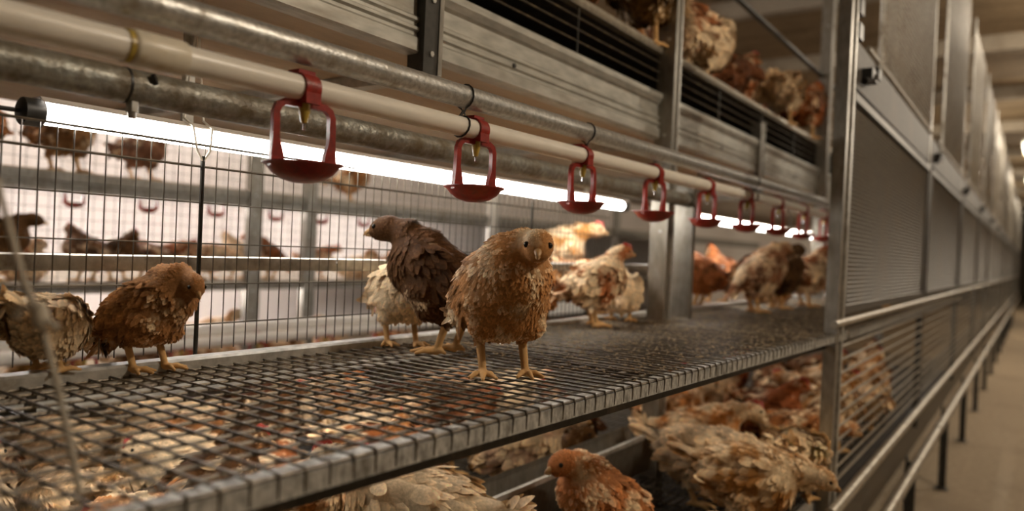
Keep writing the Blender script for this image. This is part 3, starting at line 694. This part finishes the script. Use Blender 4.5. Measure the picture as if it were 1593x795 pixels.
    # long tail and wing-end feathers
    def long(p, dr, up, L_, w2, zmask):
        sd = nrm(np.cross(up, dr)); rnd = random.random(); o_ = len(vv)
        for t, wd in ((0, .5), (.3, .9), (.65, 1), (.88, .8), (1, .3)):
            for u in (-1, 0, 1):
                vv.append(p+dr*L_*t+up*(-.06*L_*t*t)+sd*w2*wd*u-up*w2*.25*abs(u)); mk.append((0, 0, zmask, 1)); fe.append((rnd, t, u*.5+.5, 1))
        for j in range(4):
            for u in (0, 1): ff.append((o_+j*3+u, o_+j*3+u+1, o_+j*3+u+4, o_+j*3+u+3))
    for k in range(9):
        s_ = (k-4)/4; long(t0+td*.015+By*.014*s_-Bz*.006*abs(s_), nrm(td+By*.22*s_), nrm(np.cross(td, By)*-1 if False else Bz), .072*random.uniform(.85, 1.1), .0095, .6)
    for s_ in (-1, 1):
        for k in range(7):
            p = B(-.02-.004*k, s_*(.060*fat+.004), .030-.0085*k-wing_droop); long(p, nrm(-Bx*1+By*s_*-.10-Bz*(.12+.02*k)), By*s_, .082-.004*k, .0085, 1)
    pm = bpy.data.meshes.new('plumage'); pm.from_pydata([tuple(v) for v in vv], [], ff); pm.update(); pm.shade_smooth()
    at = pm.attributes.new('mask', 'FLOAT_COLOR', 'POINT'); at.data.foreach_set('color', np.array(mk, np.float32).ravel())
    at = pm.attributes.new('feather', 'FLOAT_COLOR', 'POINT'); at.data.foreach_set('color', np.array(fe, np.float32).ravel())
    pm.materials.append(M['plumage']); po = bpy.data.objects.new('plumage', pm); COL.objects.link(po); po.parent = root
    # beak, eyes, comb
    hs = head_s
    def hp(x, y, z): return tuple(Hd+lk*x*hs+side*y*hs+hu*z*hs)
    bm_ = MB(); bm_.tube([hp(.021, 0, -.001), hp(.029, 0, -.0015), hp(.037, 0, -.004), hp(.042, 0, -.0075)], [.0070*hs, .0052*hs, .0033*hs, .0007*hs], 10)
    bm_.tube([hp(.021, 0, -.007), hp(.031, 0, -.008), hp(.038, 0, -.0085)], [.0052*hs, .0034*hs, .0008*hs], 8)
    bm_.build('beak', 'beak', root, True, 70)
    for s_ in (-1, 1):
        e = MB(); c = Hd+lk*.0165*hs+side*s_*.0146*hs+hu*.005*hs
        prof_ = [(.0002, -.0042), (.0022, -.0036), (.0036, -.002), (.0042, 0), (.0036, .002), (.0022, .0036), (.0002, .0042)]
        e.lathe([(r_*hs, z*hs) for r_, z in prof_], 12, tuple(c)); e.build('eye', 'eye', root, True, 90)
    cm = MB(); h_ = .009 if comb else .0035
    pts = [(.024, .012), (.018, .019), (.010, .0215), (0, .022), (-.008, .021)]
    vs = []; fs = []
    for k, (x, z) in enumerate(pts):
        hh = h_*(.35 if k in (0, 4) else (1.15 if k % 2 else .75))
        for y, zz in ((-.0022, z-.003), (.0022, z-.003), (.0008, z+hh), (-.0008, z+hh)): vs.append(hp(x, y, zz))
    for k in range(4):
        for u in range(4): fs.append((k*4+u, k*4+(u+1) % 4, k*4+4+(u+1) % 4, k*4+4+u))
    fs += [(3, 2, 1, 0), (16, 17, 18, 19)]
    if comb: cm.add(vs, fs).build('comb', 'comb', root, True, 80)
    return root
PROTO = {
 'hero': make_chicken(44, (.098, .012, .222), (.80, -.40, -.20), .150, ((.016, .040), (.010, -.036)), 1.13, nf=7500, fscale=.72, vox=.0028, toe_turn=-.3, neck_r=.034, head_s=1.22, ruffle=.24),
 'alert': make_chicken(36, (.106, .004, .232), (1, .06, -.14), .150, ((-.012, .028), (-.030, -.030)), 1.02, nf=4200, fscale=.85, vox=.003, neck_r=.036, head_s=1.14, tail=-6),
 'tucked': make_chicken(38, (.098, -.012, .182), (.78, -.52, -.42), .138, ((.012, .030), (-.016, -.030)), .90, nf=4200, fscale=.88, vox=.003, neck_r=.032, tail=-14, wing_droop=.004, head_s=1.04),
 'peck': make_chicken(-8, (.125, .0, .060), (.5, 0, -.86), .112, ((.012, .034), (-.004, -.034)), 1.05, nf=2200, fscale=1.25, vox=.0034, tail=20, neck_r=.034),
 'walk': make_chicken(14, (.132, .004, .200), (1, 0, -.12), .140, ((.030, .028), (-.030, -.028)), .98, nf=1300, fscale=1.25, tail=28, comb=True),
 'stand': make_chicken(26, (.088, -.010, .232), (.9, -.42, -.12), .142, nf=1300, fscale=1.2, comb=True, tail=18),
 'sit': make_chicken(10, (.085, .012, .150), (.9, .4, -.15), .066, nf=1300, fscale=1.25, legs=False, tail=22, fat=1.08),
 'low': make_chicken(2, (.150, -.01, .135), (1, -.25, -.42), .122, nf=1300, fscale=1.3, tail=24, fat=1.05),
}
GINGER = (.45, .172, .050); GOLD = (.58, .245, .075); DARK = (.12, .050, .019); CREAM = (.66, .48, .285); RUST = (.32, .115, .034); BROWN = (.22, .095, .034)
USED = set(); VIEW = Matrix(cam.matrix_world).inverted()
def chicken(proto, x, y, z, deg, scale, col, cream, label, group):
    root = PROTO[proto]; j = col if group == G1 else tuple(c*random.uniform(.88, 1.14) for c in col)
    if proto not in USED: o = root; USED.add(proto)
    else: o = dup(root, (0, 0, 0))
    o.location = (x, y, Z(z)); o.rotation_euler = (0, 0, R(deg)); o.scale = (scale,)*3
    tag(o, label, 'chicken', group)
    for c in o.children:
        if c.name.split('.')[0] in ('body', 'plumage'): c.color = (*j, cream)
    return o
G1 = 'chickens standing on the near platform'
PZ = -.2165
chicken('hero', -.735, 1.020, PZ, -30, 1.0, (.50, .235, .080), .42, 'golden brown chicken facing the camera in the middle of the wire platform', G1)
chicken('alert', -.985, 1.135, PZ, 203, 1.06, (.112, .050, .019), .28, 'dark brown chicken in side view facing left beside the golden one', G1)
chicken('tucked', -1.122, .622, PZ, 24, .76, (.33, .155, .056), .34, 'brown chicken with dark wing at the back channel, head turned down', G1)
chicken('peck', -1.142, .482, -.2045, 122, .63, CREAM, .98, 'cream chicken with hidden head at the far left of the platform', G1)
chicken('stand', -1.090, 1.150, PZ, 335, .86, CREAM, .85, 'pale cream chicken half hidden behind the dark brown chicken', G1)

PLACED = []
def crowd(rows, group, place, lim=None):
    """rows: proto, x, y, z, heading, scale, colour, cream, word; the label counts along the picture from the left."""
    def px(r): v = VIEW @ Vector((r[1], r[2], Z(r[3])+.12)); return v.x/-v.z
    rows = [list(r) for r in rows]
    def balls(r):
        c_, s_ = math.cos(R(r[4])), math.sin(R(r[4])); h = .062*r[5]
        return [((r[1]+c_*h*k, r[2]+s_*h*k), q*r[5]) for k, q in ((-2.2, .036), (-1, .066), (0, .080), (1, .070), (2.0, .038))]
    for it in range(170):                       # nobody stands inside a neighbour
        for a in range(len(rows)):
            for o in rows[:a]+PLACED:
                if abs(rows[a][3]-o[3]) > .2: continue
                if math.hypot(rows[a][1]-o[1], rows[a][2]-o[2]) > .5: continue
                fixed = o in PLACED
                gap, v = max(((q1+q2-math.hypot(p[0]-q[0], p[1]-q[1]), (p[0]-q[0], p[1]-q[1])) for p, q1 in balls(rows[a]) for q, q2 in balls(o)), key=lambda t: t[0])
                if gap > 0:
                    v = np.array(v); v = v/max(np.linalg.norm(v), 1e-4)+np.array((-.1, .25)); v /= np.linalg.norm(v)
                    rows[a][1] += v[0]*gap*.35; rows[a][2] += v[1]*gap*.35
                    if not fixed: o[1] -= v[0]*gap*.10; o[2] -= v[1]*gap*.10
        for r in rows:
            if lim: r[1] = min(max(r[1], lim[0]), lim[1])
    PLACED.extend(rows)
    for i, r in enumerate(sorted(rows, key=px)):
        chicken(*r[:8], '%s chicken %s, %s from the left' % (r[8], place, ORD[i]), group)
S = 1.12
crowd([
 ('stand', -1.07, 1.93, PZ, 62, .95, GINGER, .55, 'ginger and cream'), ('peck', -1.10, 2.13, PZ, -62, .85, CREAM, .68, 'white pecking'),
 ('walk', -1.42, 2.30, -.16, 20, 1.2, GOLD, .52, 'large golden'), ('peck', -1.28, 2.32, PZ, 50, 1.05, GINGER, .45, 'ginger'),
 ('peck', -1.16, 1.86, PZ, -60, .9, GOLD, .4, 'golden pecking')], 'chickens before the upright', 'left of the tall upright on the platform')
crowd([
 ('stand', -1.16, 3.05, PZ, 200, 1.1, RUST, .3, 'rusty'), ('alert', -.98, 3.08, PZ, 58, 1.15, (.34, .17, .07), .5, 'cream flanked'),
 ('alert', -.94, 3.45, PZ, 70, 1.15, DARK, .3, 'dark'), ('stand', -.86, 3.62, PZ, 60, 1.15, BROWN, .5, 'brown and cream'), ('walk', -.78, 3.9, PZ, 75, 1.15, GINGER, .55, 'cream mottled'),
 ('stand', -.72, 4.15, PZ, 80, 1.1, RUST, .5, 'rusty cream'), ('sit', -1.0, 3.7, PZ, 30, 1.1, GINGER, .5, 'ginger'), ('stand', -1.2, 4.3, PZ, 20, 1.1, CREAM, .7, 'white'),
 ('walk', -1.0, 4.6, PZ, 110, 1.1, GINGER, .4, 'ginger'), ('stand', -.75, 4.75, PZ, 70, 1.1, DARK, .4, 'dark brown'), ('stand', -1.25, 3.5, PZ, 140, 1.1, RUST, .35, 'rusty')], 'chickens past the upright', 'past the tall upright, under drinker cups', (-1.5, -.62))
UZ = .690
crowd([
 ('stand', -1.10, 1.72, UZ, 60, 1.3, GINGER, .45, 'ginger'), ('low', -1.18, 1.95, UZ, 30, 1.3, RUST, .4, 'rusty'), ('stand', -1.12, 2.12, UZ, 100, 1.3, BROWN, .4, 'brown'),
 ('walk', -1.14, 2.55, UZ, 250, 1.4, RUST, .48, 'rusty'), ('alert', -1.12, 2.80, UZ, 75, 1.35, CREAM, .66, 'cream'), ('low', -1.12, 2.98, UZ, 60, 1.3, BROWN, .3, 'brown'),
 ('stand', -1.16, 3.15, UZ, 80, 1.4, GINGER, .5, 'ginger and cream'), ('walk', -1.12, 3.40, UZ, 95, 1.4, CREAM, .62, 'cream'), ('alert', -1.14, 3.70, UZ, 60, 1.35, CREAM, .62, 'pale'),
 ('stand', -1.10, 3.95, UZ, 85, 1.35, GINGER, .4, 'ginger'), ('walk', -1.12, 4.2, UZ, 255, 1.35, RUST, .35, 'rusty'), ('stand', -1.15, 4.5, UZ, 90, 1.35, BROWN, .35, 'brown'),
 ('stand', -1.35, 2.7, UZ, 40, 1.4, GINGER, .45, 'ginger'), ('stand', -1.38, 3.2, UZ, 120, 1.4, RUST, .45, 'rusty'), ('alert', -1.36, 3.7, UZ, 60, 1.35, GINGER, .55, 'ginger'), ('walk', -1.3, 4.9, UZ, 80, 1.35, GINGER, .45, 'ginger')],
 'chickens on the upper tier', 'standing on the upper tier', (-1.46, -1.09))
LZ = -.743
crowd([
 ('walk', -1.03, 1.14, LZ, 205, 1.42, CREAM, .95, 'big cream scalloped'), ('alert', -.782, 1.54, LZ, 250, 1.15, (.47, .20, .062), .42, 'ginger'), ('walk', -1.22, 1.75, LZ, 40, 1.25, CREAM, .58, 'cream and rust'),
 ('stand', -1.30, 1.40, LZ, 150, 1.2, RUST, .35, 'rusty'), ('low', -1.35, 1.55, LZ, 60, 1.2, RUST, .4, 'rust red'), ('sit', -1.12, .82, LZ+.03, 20, 1.2, CREAM, .72, 'white backed'), ('sit', -.70, 1.52, LZ, 40, 1.1, CREAM, .7, 'white'),
 ('stand', -1.5, 1.9, LZ, 10, 1.2, BROWN, .3, 'dark brown')], 'chickens under the platform edge', 'under the platform edge by the trough')
crowd([
 ('low', -.74, 2.20, LZ, 20, 1.25, CREAM, .60, 'cream backed'), ('low', -.64, 2.08, LZ, 18, 1.25, GINGER, .52, 'ginger headed'), ('walk', -.84, 2.42, LZ, 20, 1.25, GOLD, .55, 'gold and cream'), ('peck', -.66, 2.40, LZ, 100, 1.25, CREAM, .66, 'white backed'),
 ('walk', -.98, 2.62, LZ, 60, 1.2, GOLD, .5, 'golden'), ('sit', -1.05, 2.50, LZ, 40, 1.2, CREAM, .6, 'pale'), ('stand', -.82, 2.72, LZ, 30, 1.2, RUST, .35, 'rusty'), ('low', -.70, 2.58, LZ, 45, 1.2, GINGER, .5, 'ginger'),
 ('stand', -.66, 2.86, LZ, 70, 1.2, GINGER, .45, 'ginger'), ('low', -.85, 3.0, LZ, 80, 1.2, RUST, .4, 'rusty'), ('stand', -1.05, 3.05, LZ, 20, 1.2, GINGER, .5, 'ginger'), ('walk', -.72, 3.25, LZ, 200, 1.2, GINGER, .5, 'ginger cream'),
 ('stand', -.9, 3.4, LZ, 110, 1.2, BROWN, .4, 'brown'), ('low', -.62, 3.6, LZ, 120, 1.2, CREAM, .6, 'cream'), ('stand', -.8, 3.8, LZ, 60, 1.2, GOLD, .5, 'golden'), ('stand', -1.1, 3.5, LZ, 60, 1.2, RUST, .4, 'rust red'), ('stand', -.65, 4.1, LZ, 90, 1.2, GINGER, .45, 'ginger'),
 ('walk', -.95, 4.2, LZ, 40, 1.2, BROWN, .35, 'brown'), ('stand', -.75, 4.6, LZ, 90, 1.2, GINGER, .5, 'ginger'), ('stand', -1.25, 2.9, LZ, 0, 1.2, DARK, .35, 'dark')],
 'chickens crowding the lower tier', 'in the crowd on the lower tier floor', (-2.4, -.585))
rows = []
for k in range(36):
    c, cr, wd = random.choice([(GINGER, .5, 'ginger'), (CREAM, .95, 'cream'), (CREAM, .7, 'mottled cream'), (BROWN, .4, 'brown'), (DARK, .35, 'dark')])
    rows.append((random.choice(['low', 'stand', 'sit', 'walk', 'peck']), -1.15-.20*(k % 6)-random.uniform(0, .08), .35+.34*(k//6)+.12*(k % 6)+random.uniform(-.05, .05), LZ, random.uniform(0, 360), 1.15, c, cr, wd))
rows = [r for r in rows if all((Vector((r[1], r[2]))-Vector(q)).length > .22 for q in ((-1.03, 1.14), (-1.3, 1.4), (-1.35, 1.55), (-1.22, 1.75), (-1.5, 1.9), (-1.12, .82)))]
crowd(rows, 'chickens under the mesh', 'seen dimly through the platform mesh')
FZ = -.255
crowd([
 ('alert', -3.78, 1.37, FZ, 60, 1.25, DARK, .2, 'dark'), ('sit', -3.95, 1.55, FZ, 0, 1.2, GINGER, .5, 'pale ginger'), ('stand', -3.80, 1.74, FZ, 210, 1.1, BROWN, .35, 'dark backed'), ('stand', -3.80, 1.90, FZ, 25, 1.05, DARK, .3, 'dark brown'),
 ('walk', -3.85, 2.10, FZ, 200, 1.0, BROWN, .4, 'brown'), ('walk', -3.9, 2.24, FZ, 30, 1.0, RUST, .45, 'rusty'), ('low', -3.85, 2.42, FZ, 20, 1.1, GINGER, .5, 'ginger'), ('stand', -3.8, 2.52, FZ, 200, 1.1, CREAM, .6, 'cream'),
 ('alert', -3.82, 2.80, FZ, 215, 1.1, RUST, .25, 'rust red upright'), ('walk', -3.82, 3.20, FZ, 30, 1.0, GINGER, .5, 'ginger stretching'), ('sit', -3.8, 3.55, FZ, 10, 1.2, GINGER, .55, 'pale'), ('sit', -3.85, 3.8, FZ, 60, 1.2, GINGER, .5, 'ginger')],
 'chickens of the opposite row', 'in the opposite row beyond the wire fence')
crowd([('walk', -3.78, 1.64, .27, 20, 1.35, BROWN, .35, 'brown'), ('walk', -3.80, 2.02, .27, 30, 1.15, (.2, .09, .05), .35, 'small brown'), ('stand', -3.8, 1.28, .27, 170, 1.3, GINGER, .4, 'ginger'), ('stand', -3.9, 3.55, .27, 60, 1.2, RUST, .4, 'rusty')],
 'chickens above the far beam', 'standing on the far beam ledge')
FL = -.85
crowd([('sit', -3.9, 2.55, FL+.2, 30, 1.3, GOLD, .55, 'golden'), ('stand', -3.85, 3.05, FL, 60, 1.4, GINGER, .5, 'ginger'), ('low', -3.8, 3.25, FL+.1, 200, 1.3, CREAM, .55, 'cream'), ('stand', -3.8, 3.9, FL, 200, 1.4, RUST, .4, 'rusty'),
 ('low', -3.75, 1.6, FL, 20, 1.4, GINGER, .4, 'ginger'), ('low', -3.75, 2.0, FL, 200, 1.4, BROWN, .4, 'brown'), ('low', -3.75, 2.4, FL, 20, 1.4, GINGER, .45, 'ginger'), ('low', -3.75, 2.8, FL, 190, 1.4, GINGER, .5, 'cream ginger'), ('stand', -3.8, 1.2, FL, 60, 1.3, BROWN, .4, 'brown')],
 'chickens low in the opposite row', 'low behind the white pipes')
bpy.context.view_layer.update()
